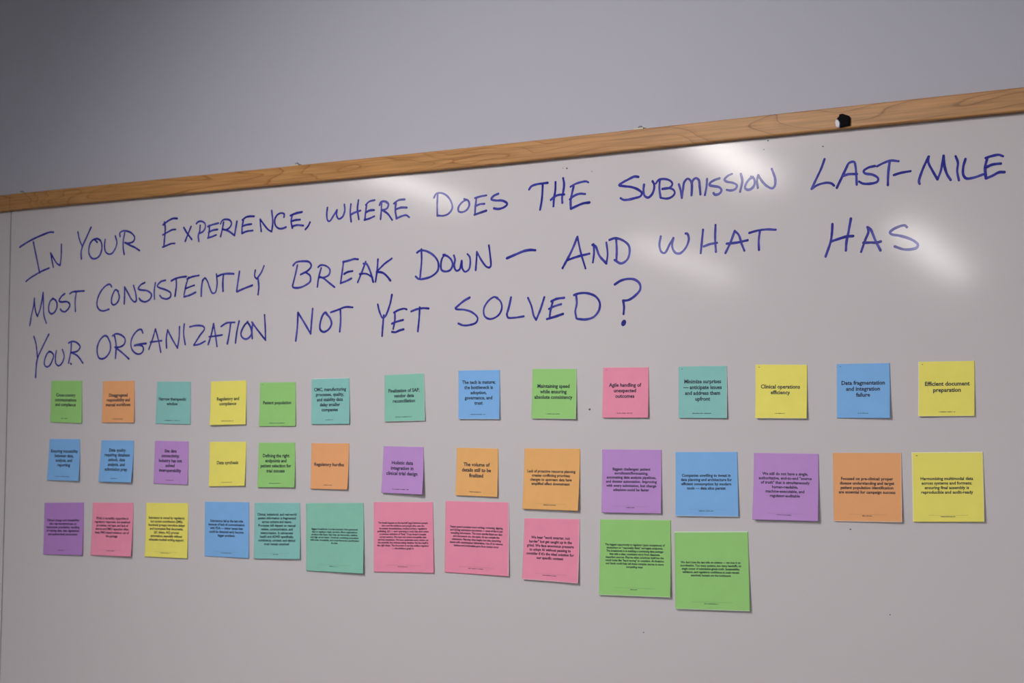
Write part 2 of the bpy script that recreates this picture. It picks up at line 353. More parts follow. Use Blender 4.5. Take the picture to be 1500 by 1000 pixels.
WORDS = [
('IN', '-2408,1904.3 -2389,1912 -2365.6,1919.5 -2342.4,1925.2 -2327.9,1928 -2317.7,1927.4|-2371.2,1912 -2366.2,1896.3 -2359.5,1876.4 -2352.1,1853|-2388.1,1838.6 -2377.4,1844.3 -2364.3,1849.5 -2345.5,1856.2 -2326.8,1860.9|-2324.1,1888.9 -2320.1,1875.4 -2315.8,1862|-2324.1,1888.9 -2312.8,1875.1 -2305.3,1867.6 -2298,1864.6|-2298,1864.6 -2295.8,1881.3 -2296,1903.3'),
('YOUR', '-2253.7,1924.2 -2249.8,1911.3 -2241.7,1897.1|-2220.1,1930.7 -2230.2,1914.2 -2240.3,1897.6 -2243.9,1886.7 -2242.8,1873.6|-2203.2,1902.2 -2211.8,1907.9 -2220,1902.6 -2223.9,1893.7 -2223.5,1882.7 -2217,1874.3 -2208.6,1872.3 -2198.1,1875.9 -2192.1,1885 -2191,1895 -2195,1904.6 -2202.6,1908.6 -2211,1908.3|-2183.1,1906.1 -2184.4,1895.6 -2181.8,1884.5 -2173.9,1879.1 -2165.1,1880 -2157.2,1888.1 -2153.5,1898.9 -2158,1911.4|-2134.4,1915.6 -2137.7,1900.9 -2137.2,1887.1 -2134.4,1876.4|-2145.6,1909.3 -2146.7,1915.7 -2139.1,1919.2 -2125.5,1917.4 -2114.5,1911.9 -2109.5,1905.3 -2112.7,1898.6 -2124.8,1896.3 -2133.5,1897.7|-2133.5,1897.7 -2119.2,1891.6 -2108.3,1887.5 -2096.6,1881.4'),
('EXPERIENCE,', '-2037.8,1928.9 -2035.6,1918 -2036.5,1902.5 -2038,1884.8|-2041.1,1924.2 -2029.5,1930.3 -2017.8,1934 -2007.4,1933.4|-2041.3,1906.3 -2028.9,1910.8 -2018.5,1914.1 -2010.7,1914.2|-2041.2,1884.5 -2030.8,1887.1 -2020.4,1889.6 -2011.8,1889.5|-1991.4,1916.3 -1983.4,1906.2 -1972,1894.4|-1974.2,1917.2 -1980.8,1905.1 -1987.3,1892|-1953,1917.8 -1954,1907.4 -1956.9,1899.9 -1955.3,1890.2|-1962.1,1921.3 -1958.3,1924.3 -1949.4,1924.7 -1941.7,1920 -1941.5,1912.4 -1946.4,1906.5 -1954.4,1904.1|-1931.5,1916.5 -1931.7,1906.1 -1933.9,1894.7|-1935.2,1914.8 -1924,1917.4 -1911,1919.1|-1933.2,1904.2 -1923.7,1907.5 -1912.4,1908.3|-1934.7,1894.8 -1924.6,1896.5 -1915.4,1899|-1899,1920.2 -1901.7,1908.1 -1905.3,1895.4|-1905.9,1917.8 -1901.6,1923.6 -1892.9,1924.6 -1884.2,1922.1 -1881,1916.3 -1885.1,1909.9 -1893.7,1906.6 -1900.7,1908|-1898.2,1907.5 -1886.1,1903.3 -1873.6,1895.4|-1868.8,1919.7 -1871,1909 -1873.6,1896|-1854.5,1920.3 -1856.7,1909.1 -1856.9,1898.2|-1856.5,1921.3 -1848.6,1925.5 -1840,1926.5 -1830.3,1925.9|-1855.5,1910.6 -1847,1912.3 -1836,1912.9|-1856.9,1898.2 -1846.7,1901 -1832.8,1901.7|-1816.8,1920.1 -1815.8,1909.4 -1813.9,1899.1|-1816.8,1920.1 -1806.9,1908.9 -1798.3,1900.9 -1791,1897.3|-1791,1897.3 -1789,1913.4 -1791.9,1933.1|-1764.9,1920.2 -1764.4,1925.3 -1770.3,1927.6 -1779.8,1924.8 -1784.8,1916.8 -1782.9,1907.4 -1775.7,1901.8 -1766.2,1901.4 -1759.8,1903.2|-1747,1921.8 -1749.2,1912.7 -1746.1,1900.6|-1750.8,1922 -1739.6,1925 -1726.1,1926.5|-1749.2,1912.2 -1739.3,1913.8 -1730,1913.9|-1747.3,1903.4 -1735.6,1905.1 -1722.8,1903.4|-1708.5,1908.3 -1712.3,1902.2 -1718.4,1896.7'),
('WHERE', '-1672.6,1930.2 -1673.8,1918.9 -1672.2,1909.7 -1668.1,1907.2 -1658.9,1916.8 -1652.6,1925|-1652.6,1925 -1653.2,1916.4 -1648.9,1910 -1640.5,1913.3 -1636.4,1923.2 -1637.5,1932.8|-1624,1932.5 -1625.1,1919.1 -1622.9,1903.9|-1608.7,1938.2 -1610.4,1923.8 -1607.3,1906.7|-1624.2,1915.2 -1615.3,1918.5 -1604.2,1920.7|-1591.9,1930.3 -1593.6,1918.2 -1595,1904.8|-1593.8,1929.4 -1586.5,1934.4 -1575.5,1935.9|-1593.6,1917 -1584.8,1919.8 -1576.6,1919.7|-1596.1,1904.9 -1585.9,1906.5 -1575.8,1909.6|-1561.7,1929.4 -1562.2,1916.1 -1563.4,1904|-1565.7,1927.4 -1563.1,1931.7 -1554.9,1932.3 -1548,1927.4 -1550.6,1920.9 -1560.1,1918.2|-1560.1,1918.8 -1549.1,1911.9 -1540.2,1901.4|-1533.1,1928.5 -1534.2,1916.5 -1531.3,1903|-1537.1,1927.7 -1527.8,1932.6 -1515.7,1932.9|-1533.5,1918 -1523.5,1920.2 -1511.4,1919.4|-1532.1,1903.1 -1519.3,1906.7 -1512.6,1907.3 -1506.6,1903.7'),
('DOES', '-1452.2,1937.1 -1452.7,1919.8 -1452.2,1902.3|-1459.1,1931.5 -1454.8,1937.7 -1445.6,1938.2 -1433.9,1932.6 -1425.9,1922.3 -1424,1912.4 -1429.6,1905.2 -1438.6,1901.9 -1452.2,1902.8|-1397.7,1924.2 -1406.6,1919.9 -1412.4,1912.7 -1412,1907.1 -1405.1,1905.1 -1396.2,1908.4 -1391.9,1915.6 -1393.8,1922.2 -1401.5,1925.5|-1378.6,1926.5 -1380.4,1912.7 -1381.3,1899.5|-1381.6,1925.6 -1371,1927.5 -1360.4,1928.4|-1381,1912.7 -1372.1,1915.4 -1363.8,1915.4|-1382,1899.5 -1371.9,1901.9 -1360.1,1904.5|-1338.4,1929.4 -1347.1,1926.4 -1351.3,1921.8 -1344.5,1919.4 -1329.5,1917.7 -1322,1912.4 -1326.9,1908 -1338.1,1905.6 -1346.4,1907.2'),
('THE', '-1283,1932 -1279.3,1936.2 -1272.1,1938.5 -1260.8,1939.4 -1249.9,1939.7|-1258.8,1938.3 -1259.3,1924.7 -1260.5,1912.3 -1263.1,1899.6|-1236.3,1939.7 -1236.6,1927.2 -1238.9,1913.5 -1239.6,1903.2|-1223,1944.5 -1221.3,1935.8 -1222.6,1924.8 -1224.6,1915.3 -1224.1,1907.4|-1244.2,1913.2 -1238.1,1917.4 -1231.8,1919.7 -1221,1919.9|-1204.7,1931.1 -1207.3,1921 -1209.6,1910.1 -1209.4,1897.7|-1210.1,1930.8 -1201.9,1934.3 -1191,1936.5 -1183.2,1936.8 -1179.6,1935.1|-1211.1,1911.6 -1204.9,1916 -1194.7,1919 -1184.9,1918|-1209.1,1897.4 -1198.5,1901.1 -1189.1,1903.9 -1177.2,1904.7'),
('SUBMISSION', '-1095.5,1936.8 -1101.9,1937.8 -1113.7,1933.8 -1123.5,1929.6 -1127.4,1926.9 -1119.5,1924.9 -1105.8,1922.3 -1095,1917.5 -1089.7,1912.4 -1092,1908.1 -1101.7,1905.8 -1113.5,1904.3 -1120.4,1904.8 -1124.7,1907.4|-1086.3,1924.7 -1087.2,1916.1 -1085.2,1908.1 -1079.4,1905.1 -1073.6,1909 -1069.8,1917.4 -1069.9,1924.4 -1072.4,1928.6|-1060.7,1928 -1061.2,1917.7 -1059.2,1903.7|-1067,1925 -1062.2,1929.9 -1051.7,1930.3 -1043.1,1926.7 -1040.2,1922.2 -1044,1917.3 -1056.4,1915.9|-1056.4,1916.4 -1045.9,1916.5 -1038.3,1913.4 -1036.3,1908.9 -1040.1,1904 -1048.7,1901.5 -1058.2,1903.2|-1029.8,1920.9 -1026.9,1911.7 -1025,1900.9|-1025,1900.9 -1023.1,1913.2 -1021.3,1923.3 -1015.7,1928.1 -1010.9,1924.3 -1009,1913.8 -1009.6,1903.6|-1009.6,1903.6 -1009,1915.5 -1008.1,1924.1 -1002.9,1927.9 -998.4,1925 -996.9,1916.4 -995.6,1904|-985.2,1925.4 -986.1,1913.9 -988.5,1902.4|-965.8,1924.7 -972.8,1923.1 -980.2,1919.4 -981.1,1916 -974.6,1914.2 -965.4,1911.5 -962.7,1907 -966.3,1902.6 -972.8,1901.8 -975,1904.2|-946.6,1929.5 -952.6,1927.5 -958.1,1922.3 -954.5,1919.1 -945.3,1916.8 -939,1912.9 -940.8,1908 -948,1906 -954.4,1907.3|-933,1928.5 -930.8,1918.2 -934,1903.3|-914.6,1922.5 -920,1919.9 -925.4,1912.7 -926.3,1907.8 -921.8,1904.9 -915.5,1907 -911.9,1912.6 -912.8,1920.2 -917.3,1923.2|-906.5,1924.7 -908.3,1916.5 -907.1,1906.8|-906.5,1924.7 -900.3,1915 -891.4,1906.9 -885.2,1904.4 -881.6,1907.8 -881.1,1917.7 -886.1,1931.8'),
('LAST', '-808.5,1939.2 -813.2,1927 -820.6,1912.5 -827.4,1899.4|-827.4,1899.4 -818.5,1904.2 -805.8,1906.3 -798.5,1904.8 -794.8,1901.5|-790.8,1898.2 -784.9,1909.8 -775.6,1928|-790.8,1899.2 -780.8,1917.4 -773.5,1930.9 -766.3,1931.9 -764.2,1925.1 -763.2,1913.1 -762.6,1900.5|-782.9,1913.6 -774.6,1915.6 -762.2,1915|-737,1923.9 -745.8,1922.6 -752.9,1918.2 -750.9,1915.1 -739.7,1912.2 -732.6,1906.7 -733.6,1902.5 -741.8,1900.5 -754,1901.4 -759.1,1904.4|-734,1923.3 -725.4,1926.9 -715.3,1929.5 -704.3,1927.8|-716.3,1929.2 -718.4,1913.5 -719.1,1896.8'),
('HYPHEN', '-710.8,1909.6 -701.4,1911.8 -688,1913.1'),
('MILE', '-675.7,1895.2 -676.6,1898.2 -671.6,1913.8 -663.1,1930.6|-663.7,1930.3 -663.7,1922.9 -657.9,1910.7 -651.5,1899.2|-651.5,1899.2 -647.2,1909.9 -643.2,1929.9|-643.2,1929.9 -642.3,1917.2 -638.5,1904.4 -634.1,1897.3|-627.3,1928 -624.3,1919.6 -625.3,1908.2 -623.1,1895.8|-614.3,1923.2 -617.2,1913.3 -617.3,1902.7 -613.5,1897.6 -603.9,1897.8 -591.6,1901.1|-585.8,1922.2 -588.7,1910 -587.8,1896|-588,1922.4 -579.1,1924.5 -570.7,1925.1 -565.6,1922.8|-587.7,1910 -579.2,1913.1 -568.5,1913.5|-587.8,1895.6 -579.3,1898.4 -570.9,1902.3 -563.8,1902'),
('MOST', '-2374.6,1755.3 -2370.9,1773.7 -2365.7,1792 -2364.2,1805.9|-2364.2,1805.9 -2362.9,1793.9 -2359.3,1779.5 -2354.6,1771.5|-2354.6,1771.5 -2347.9,1785.2 -2340.9,1815.6|-2340.9,1815.6 -2339.4,1793.1 -2337.2,1772.6 -2330.2,1758.1|-2313.7,1803.4 -2320.8,1799.5 -2325.3,1788.5 -2323.8,1779.3 -2316.9,1775 -2308.4,1778.8 -2303,1788.8 -2306.3,1799 -2315.2,1804|-2283.8,1811.3 -2292.2,1806.6 -2298.2,1798.7 -2293.3,1796.5 -2276.1,1795.9 -2269.6,1790.6 -2272.8,1783.7 -2282.6,1777.9 -2291.2,1780.2 -2294.2,1783|-2270.4,1810.8 -2264,1813.6 -2248.4,1814.4 -2233.5,1814.4|-2254,1812.2 -2256.2,1796.2 -2254.7,1777.6'),
('CONSISTENTLY', '-2163.7,1818.9 -2168,1823.7 -2177.6,1822.1 -2191,1811.7 -2198.8,1798.1 -2199.8,1787.1 -2194,1779 -2184.2,1776.1 -2169.2,1778.7|-2147,1810.3 -2154,1813.4 -2160.5,1805.5 -2163.7,1794.8 -2161.8,1787.8 -2156.3,1786.2 -2147.7,1791.2 -2144,1800 -2147.6,1809.6|-2131.5,1817.2 -2131,1803.4 -2131.3,1787.1|-2131,1817.2 -2122.5,1806 -2114,1794.9 -2107.1,1789.8|-2107.1,1789.8 -2102.3,1790.6 -2103.6,1804.3 -2109.4,1819.3|-2082,1823.4 -2092,1819.5 -2097.7,1812.9 -2091.8,1810.7 -2074.4,1808 -2064.9,1800.9 -2068.6,1793.2 -2080.4,1788.8 -2091.2,1792.1 -2094.7,1795.6|-2056.3,1821.9 -2058.5,1808.4 -2057.5,1792.8|-2032,1825.3 -2043.2,1823.3 -2051.6,1815.9 -2046.8,1812.8 -2030.9,1808.2 -2019,1802 -2019.6,1795.2 -2029.1,1792.1 -2041,1795.1 -2044.5,1798.7|-2018.3,1823.6 -2010,1826.7 -1997.2,1829 -1983,1829.7|-2006.9,1826.5 -2005.8,1814.9 -2008.6,1796.2|-1977.9,1828.1 -1982.6,1815.9 -1987.2,1797.9|-1981.1,1825.4 -1968.9,1828.7 -1953.2,1830.3|-1985,1808.3 -1973.5,1811.3 -1963.4,1813.6|-1987.1,1794.4 -1974.4,1796.4 -1960,1801.2|-1944.6,1821.9 -1946.7,1808.7 -1947.1,1794|-1945.3,1819.1 -1939.6,1825.1 -1933.2,1819.1 -1927.8,1807.9 -1921.3,1798.2 -1915,1798.9 -1910.9,1812.9 -1912.9,1830.9|-1911.3,1826.5 -1900.9,1829.5 -1888.5,1830.4 -1873.6,1829.5|-1897.1,1828.3 -1898,1814.2 -1897.1,1800.6|-1860.7,1832.9 -1863.5,1816.5 -1866.2,1799.7|-1865.4,1798.4 -1850.9,1802.9 -1831.1,1808|-1825.4,1833.5 -1826.6,1823.3 -1822.1,1818.4|-1806.3,1840 -1812.7,1828.3 -1822.1,1818.4|-1819.2,1819.3 -1817,1805.2 -1818.3,1791.7'),
('BREAK', '-1734.1,1837.5 -1737.3,1824.8 -1743.8,1803.1|-1743.4,1837.4 -1737.7,1842.2 -1722.6,1843.7 -1708.6,1841.4 -1704.5,1835.1 -1710.6,1828.1 -1726.7,1821.6|-1716.3,1824.8 -1706.9,1818.9 -1706,1809.7 -1717,1802.9 -1732,1799.5 -1742.6,1801.2 -1743.8,1804|-1683.5,1830.5 -1688.4,1815.3 -1690.9,1799.6|-1690,1832.1 -1685.4,1835.1 -1674,1833.7 -1665.2,1826.9 -1666.8,1818.9 -1675.8,1814.8 -1686.1,1814.9|-1686.2,1816.1 -1678.1,1813 -1666.5,1805.3 -1655,1797.6|-1637.1,1839.1 -1639.7,1822.1 -1642.7,1803.4|-1638.3,1838.2 -1624.4,1840.3 -1615.5,1842.1 -1607.7,1841.2|-1635.6,1818.4 -1628.5,1821.3 -1618.4,1822.4|-1642.7,1803.8 -1632.7,1806 -1620.4,1810.5|-1592.1,1836.3 -1598.4,1822 -1607.4,1803.7|-1596.4,1833.5 -1590.9,1833.2 -1583,1821.3 -1576,1802.7|-1603.9,1816.9 -1590.6,1816.7 -1577.7,1810.4|-1567.3,1839.2 -1568.7,1820.6 -1571.6,1803.1|-1539.6,1839 -1553.6,1831.4 -1567.6,1820.6|-1569.7,1818.9 -1557.7,1816.9 -1548.9,1810.9 -1541.8,1803.5'),
('DOWN', '-1482.1,1851 -1481.4,1832.7 -1483.9,1805.8|-1490.5,1845.9 -1484.2,1848.9 -1471.5,1847 -1456.7,1838.4 -1449.2,1827.6 -1450,1815.6 -1460.4,1807.4 -1475,1803.7 -1486.6,1803.7 -1492.4,1807.9|-1436.9,1840 -1442,1834.2 -1444.3,1823.9 -1442.8,1816.1 -1435.4,1813.2 -1426.2,1815.3 -1421.9,1822.8 -1424.3,1830.7 -1431.7,1837.1 -1440,1839.8|-1419.7,1837.7 -1417.5,1831.2 -1419,1821 -1414.8,1813.6 -1408.7,1815.3 -1404.8,1828.5|-1404.8,1828.5 -1403.6,1816.8 -1398.4,1811.1 -1391.3,1814.5 -1388.8,1824.7 -1390.1,1834.1 -1394.3,1838.6|-1376.8,1841.1 -1377.3,1829.2 -1378.7,1812.7|-1376.8,1841.1 -1367.2,1826.2 -1359,1817.3 -1354,1815.3|-1354,1815.3 -1351,1817.7 -1352.2,1834.7 -1354.8,1850.2'),
('DASH', '-1321.7,1828.4 -1306.5,1833.2 -1290.9,1837.9 -1279.3,1839 -1270.9,1838.1'),
('AND', '-1197.5,1854.3 -1207.5,1833.4 -1222.8,1808.5|-1197.5,1854.3 -1191.5,1830.3 -1183.3,1806.2|-1214,1820.3 -1196.7,1824.7 -1176.9,1827.9|-1169.9,1841.9 -1169,1829.1 -1170.8,1814.6|-1171.8,1840.8 -1166.5,1838.2 -1159.8,1824 -1148,1811.9|-1148,1811.9 -1146,1825.6 -1148.2,1843|-1131.9,1847.8 -1130.8,1831.7 -1131.2,1815.7|-1143.1,1846.6 -1134,1848.6 -1121.1,1844.9 -1110.8,1836.3 -1109.4,1826 -1113.2,1815.9 -1123.5,1810.7 -1134.3,1816.3'),
('WHAT', '-1058.5,1847 -1060.7,1834.7 -1057.6,1824.4 -1052.1,1822.5 -1044,1834.9 -1038.3,1843.6|-1038.3,1843.6 -1040.2,1831.3 -1035.2,1822.1 -1027.8,1820.6 -1018,1829 -1013.7,1841.1 -1016.1,1848.4 -1018.8,1848.8|-991.3,1852.7 -993.1,1835.5 -994.8,1819.3|-971.9,1858.2 -972.4,1838.7 -971.1,1819.8|-990,1828.6 -980.3,1831.4 -969.5,1832.6|-956.3,1817.5 -949.2,1830.8 -942.1,1848|-942.1,1848 -936.1,1842.1 -931.4,1828.7 -927.4,1819.3|-954.4,1830.6 -938.5,1831.3 -922.4,1833.7|-920.1,1843.8 -907.9,1846.4 -894,1847.3 -880.1,1846|-904,1844.6 -905.6,1832.7 -905.3,1819'),
('HAS', '-797.3,1848.9 -798,1837 -800,1824.6 -807.2,1804.8|-771,1854.7 -774.6,1835.7 -777.3,1823.4 -778.2,1811.6|-798.7,1825.2 -787,1828.3 -776.6,1830.6 -767.8,1830.7|-747.7,1841.3 -746.4,1835.2 -750.9,1824.4 -756.7,1808.6|-747.7,1841.5 -743.3,1838.1 -737,1823.6 -729.7,1809|-753.5,1820.6 -742,1820.4 -735.7,1819.8 -729.1,1821.1|-693.3,1838.4 -696.1,1840.8 -703,1840 -712.3,1836.3 -716.5,1832.5 -714.2,1829.9 -704.3,1827.6 -691.8,1823.5 -682,1818.1 -678.3,1813.6 -680.2,1810.1 -688.2,1808.3 -698.1,1808.9 -709.9,1813.3'),
('YOUR', '-2362.8,1734.3 -2356.9,1721.4 -2353.6,1706.4 -2351.9,1695.2|-2322.8,1737.4 -2334.2,1720.9 -2349.3,1697 -2352.9,1687.7 -2355.2,1657.5|-2316.3,1704.7 -2324.2,1703 -2331.7,1691.1 -2332.6,1681.8 -2327.1,1677 -2319.2,1678.8 -2311.7,1688.9 -2308.9,1698.1 -2314.9,1703.8 -2321.6,1705.4|-2301.8,1706.3 -2304,1694.3 -2302.2,1683.1 -2295,1678.4 -2286.5,1682.9 -2280.9,1695.7 -2286.1,1708.4|-2263.1,1720.2 -2263.8,1704.6 -2269,1683|-2270.4,1720 -2260.6,1722.6 -2248.8,1719.9 -2240.3,1712.4 -2245.7,1705.1 -2262.4,1701.8|-2262.4,1701.8 -2246.7,1696 -2232,1682.4|-2263.5,1682.1 -2261.9,1681'),
('ORGANIZATION', '-2171.4,1729 -2177.7,1731 -2187.6,1725.8 -2195.3,1714.1 -2196.4,1701.4 -2191.5,1691.3 -2182.6,1689.2 -2171.4,1693.7 -2163.5,1704.4 -2163.9,1717 -2171.4,1729.3|-2153.8,1730.4 -2149.6,1716.7 -2149.1,1702.3 -2150,1689.7|-2158.8,1730.1 -2151.5,1733.5 -2138.9,1731.8 -2127.5,1724.3 -2128.4,1715.3 -2138.2,1710.1 -2151.9,1709.5|-2151.9,1709.5 -2137.9,1702 -2116.4,1687.8|-2084.1,1733.6 -2087.4,1739.4 -2094.8,1739.2 -2106.7,1730.1 -2112.5,1717.6 -2109.6,1705 -2098.3,1696.8 -2087.3,1697.1 -2081.4,1703.6 -2084,1709.9 -2093.9,1711.9 -2103.7,1711.5|-2103.7,1711.5 -2091.5,1713.6 -2075.2,1714.6|-2053.5,1739.7 -2060.2,1721.8 -2068.5,1704.2|-2053.5,1739.7 -2045.6,1719.6 -2039.4,1698.3|-2065.3,1716.6 -2051.6,1717.7 -2037.9,1718.6|-2024.2,1737.3 -2027,1721.8 -2025.8,1705.6|-2024.2,1737.3 -2013.3,1721.4 -1999.9,1704.8|-1999.9,1704.8 -1996.6,1723.4 -1996.2,1742.1|-1985.1,1746.6 -1986.2,1730.3 -1981.8,1710.6|-1972.1,1741.2 -1956.3,1743.1 -1940.4,1741 -1937.8,1736.9 -1947.9,1725.8 -1961.6,1709.5|-1961.6,1708.8 -1949,1710.4 -1935.9,1715.3|-1917,1745 -1921.2,1728.6 -1928.5,1709.4|-1917,1745 -1912.4,1726 -1908.1,1705.5|-1926.7,1722.9 -1911.7,1723.7 -1896.8,1725.2|-1899.7,1739.8 -1887.4,1745.4 -1869,1746|-1878.2,1745.1 -1880.8,1727.6 -1884.9,1709.6|-1859.2,1748 -1863.9,1729.5 -1866.5,1710.9|-1840,1746.3 -1848.9,1738.4 -1854.7,1725.7 -1849.9,1718.6 -1840.1,1717.2 -1831.2,1725.1 -1834.3,1738 -1840.9,1745.8|-1828.7,1743.6 -1830.5,1730.9 -1829.2,1717.7|-1830.8,1745.3 -1821.5,1735.3 -1800,1713.9|-1800,1713.9 -1801.1,1734.7 -1803.1,1756.7'),
('NOT', '-1731.1,1758.3 -1731.7,1735.1 -1734.7,1711.2|-1731.1,1758.3 -1716.8,1740.3 -1703.4,1722.3|-1703.4,1722.3 -1701.8,1743.3 -1700,1763.6|-1668.3,1752.4 -1672.6,1756.6 -1678.2,1752.7 -1683.6,1739.4 -1683.4,1728.7 -1676.2,1724.5 -1665.5,1728.7 -1660,1737.5 -1663.9,1747.8 -1671.1,1753.6|-1662.1,1756.3 -1648.6,1759.6 -1631.8,1764 -1617,1763|-1642.1,1759.4 -1641.2,1741.5 -1642.8,1724.1'),
('YET', '-1566.5,1766.1 -1562.5,1753.6 -1556.9,1744.1 -1554.7,1743.7|-1538.5,1780.6 -1542.1,1765.3 -1550.4,1747.1 -1554.7,1743.7|-1554.2,1748.1 -1555.6,1732.3 -1556.8,1714.7|-1532.2,1751.8 -1532,1740.4 -1534.9,1725.6|-1534.3,1751.8 -1523.6,1755.9 -1512.9,1757.3 -1509.1,1755.9|-1537.7,1734.1 -1527.6,1737.1 -1515.8,1739.4|-1537.4,1720.9 -1530.5,1720.2 -1523.1,1722.6 -1514.5,1724.5|-1500.1,1752.5 -1489.5,1755.6 -1476.9,1756.9 -1466.4,1756|-1483.7,1758.5 -1484.6,1740.7 -1486.8,1720.4'),
('SOLVED', '-1389.2,1770.4 -1400.3,1765.4 -1415.5,1755.1|-1415.5,1755.1 -1414.5,1753.4 -1398.1,1751.6 -1383.8,1746.9 -1374,1738.1 -1376.5,1731.4 -1387.6,1727.8 -1400.8,1727.5 -1410,1730.7|-1337.9,1768.1 -1343.9,1769.7 -1354.8,1763.7 -1362.7,1752.1 -1361.5,1741.1 -1353.4,1736.1 -1343.5,1737.1 -1333.6,1743.6 -1329.8,1753.5 -1332.9,1762.9 -1340.9,1768.8|-1313.5,1767.7 -1316.9,1753.9 -1320.7,1742.3|-1320.7,1742.3 -1318.7,1737.2 -1307.9,1736.4 -1290.3,1738|-1283.2,1766.1 -1276.9,1753.4 -1272.5,1738.3 -1268.3,1732|-1268.3,1732 -1261.4,1746.2 -1254.2,1765.8|-1239.4,1758.3 -1243.1,1745.6 -1244.9,1733.3|-1241.9,1759.1 -1232.8,1762.5 -1219.6,1763.7|-1246,1747.8 -1237.5,1751.2 -1224.6,1754.3|-1249.1,1732.6 -1236.4,1735.5 -1221.2,1739.6|-1198.9,1767.3 -1197.8,1753.9 -1200.2,1742.5 -1198.2,1732.6|-1202.6,1767.1 -1193.3,1769.4 -1178.4,1768.7 -1165.4,1763.3 -1158.7,1754.1 -1160,1742.8 -1168.8,1733.3 -1181.8,1730 -1196.7,1731.3'),
('QUESTION', '-1133.8,1780.1 -1123.4,1785.4 -1110.8,1787.4 -1100,1785.6 -1092.2,1778.9 -1091.8,1770.9 -1099.8,1762.4 -1110.6,1756.4 -1119.6,1755.6|-1119.6,1755.9 -1118.1,1746.2 -1118.9,1736.1')]
for wi, (word, st) in enumerate(WORDS):
    strokes = [[tuple(map(float, q.split(','))) for q in s.split()] for s in st.split('|')]
    vs, fs, wet = ribbons(strokes, 4.5 if word == 'DASH' else 3.6, wi)
    if word == 'QUESTION':
        b0 = len(vs); cx, cz = -1118.6, 1722.9
        vs += [(cx+4.1*math.cos(a*math.pi/8)+1.0*math.sin(a*math.pi/8), -.12, cz+4.9*math.sin(a*math.pi/8)) for a in range(16)]
        fs.append(tuple(range(b0, b0+16))); wet += [.35]*16
    nm = {'DASH': 'handwritten_dash', 'HYPHEN': 'handwritten_hyphen', 'QUESTION': 'handwritten_question_mark'}.get(word, 'handwritten_word')
    o = part(nm, [(x/1000, y/1000, z/1000) for x, y, z in vs], fs, INK)
    if nm == 'handwritten_word': o['label'] = 'handwritten blue word '+word.strip(',')
    at = o.data.attributes.new('wet', 'FLOAT', 'POINT'); at.data.foreach_set('value', wet)

# ---------------------------------------------------------------- torn scrap of tape on the rail
def slab(pts, y0, y1):
    n = len(pts)
    cx = sum(p[0] for p in pts)/n; cz = sum(p[1] for p in pts)/n
    inn = [(cx+(x-cx)*.86, cz+(z-cz)*.86) for x, z in pts]
    v = [(x, y0, z) for x, z in inn]+[(x, y0+(y1-y0)*.3, z) for x, z in pts]+[(x, y1, z) for x, z in pts]
    f = [tuple(range(n))]+[(k*n+i, k*n+(i+1) % n, (k+1)*n+(i+1) % n, (k+1)*n+i) for k in (0, 1) for i in range(n)]+[tuple(3*n-1-i for i in range(n))]
    return v, f
BLK = [(-782.2, 1996.5), (-777.7, 1997.0), (-769.3, 1993.4), (-767.4, 1990.7), (-767.7, 1980.2), (-781.6, 1978.1), (-781.0, 1985.2), (-784.2, 1989.8), (-786.1, 1990.7), (-782.9, 1993.5)]
WHT = [(-787.2, 1989.5), (-784.8, 1989.5), (-781.9, 1986.5), (-781.0, 1983.3), (-781.9, 1978.4), (-784.9, 1978.4), (-787.2, 1980.8), (-787.7, 1985.8)]
ct = Vector((-.777, -.0107, 1.9876))
v, f = slab([(x/1000-ct.x, z/1000-ct.z) for x, z in BLK], -.0035, 0)
sc = mesh('tape_scrap', v, f, BLACK, loc=ct); tag(sc, 'torn black tape scrap with a white corner stuck on the maple rail', 'tape scrap')
v, f = slab([(x/1000-ct.x, z/1000-ct.z) for x, z in WHT], -.0042, -.0005); mesh('white_corner', v, f, WHITE, sc)
sc.children[0]['label'] = 'white torn paper corner'

# ---------------------------------------------------------------- the printed sticky notes
fc = bpy.data.curves.new('lettering', 'FONT')
fc.align_x = 'CENTER'; fc.resolution_u = 2; fc.offset = 0.026; fc.space_line = 1.0
fo = bpy.data.objects.new('lettering', fc); COL.objects.link(fo)
CAP = 0.682
def lettering(txt):
    """flat outline of the lettering: x centred, first line's x-height middle at 0, line pitch 1"""
    fc.body = txt
    bpy.context.view_layer.update()
    me = bpy.data.meshes.new_from_object(fo.evaluated_get(bpy.context.evaluated_depsgraph_get()))
    v = [(p.co.x, p.co.y-.225) for p in me.vertices]; f = [tuple(p.vertices) for p in me.polygons]
    bpy.data.meshes.remove(me); return v, f
fc.body = 'x\nx'; bpy.context.view_layer.update()
_me = bpy.data.meshes.new_from_object(fo.evaluated_get(bpy.context.evaluated_depsgraph_get()))
PITCH1 = max(p.co.y for p in _me.vertices)-min(p.co.y for p in _me.vertices)-.449-2*fc.offset
bpy.data.meshes.remove(_me)
PITCH = CAP/0.64                       # cap height is 0.64 of the line pitch
fc.space_line = PITCH/PITCH1

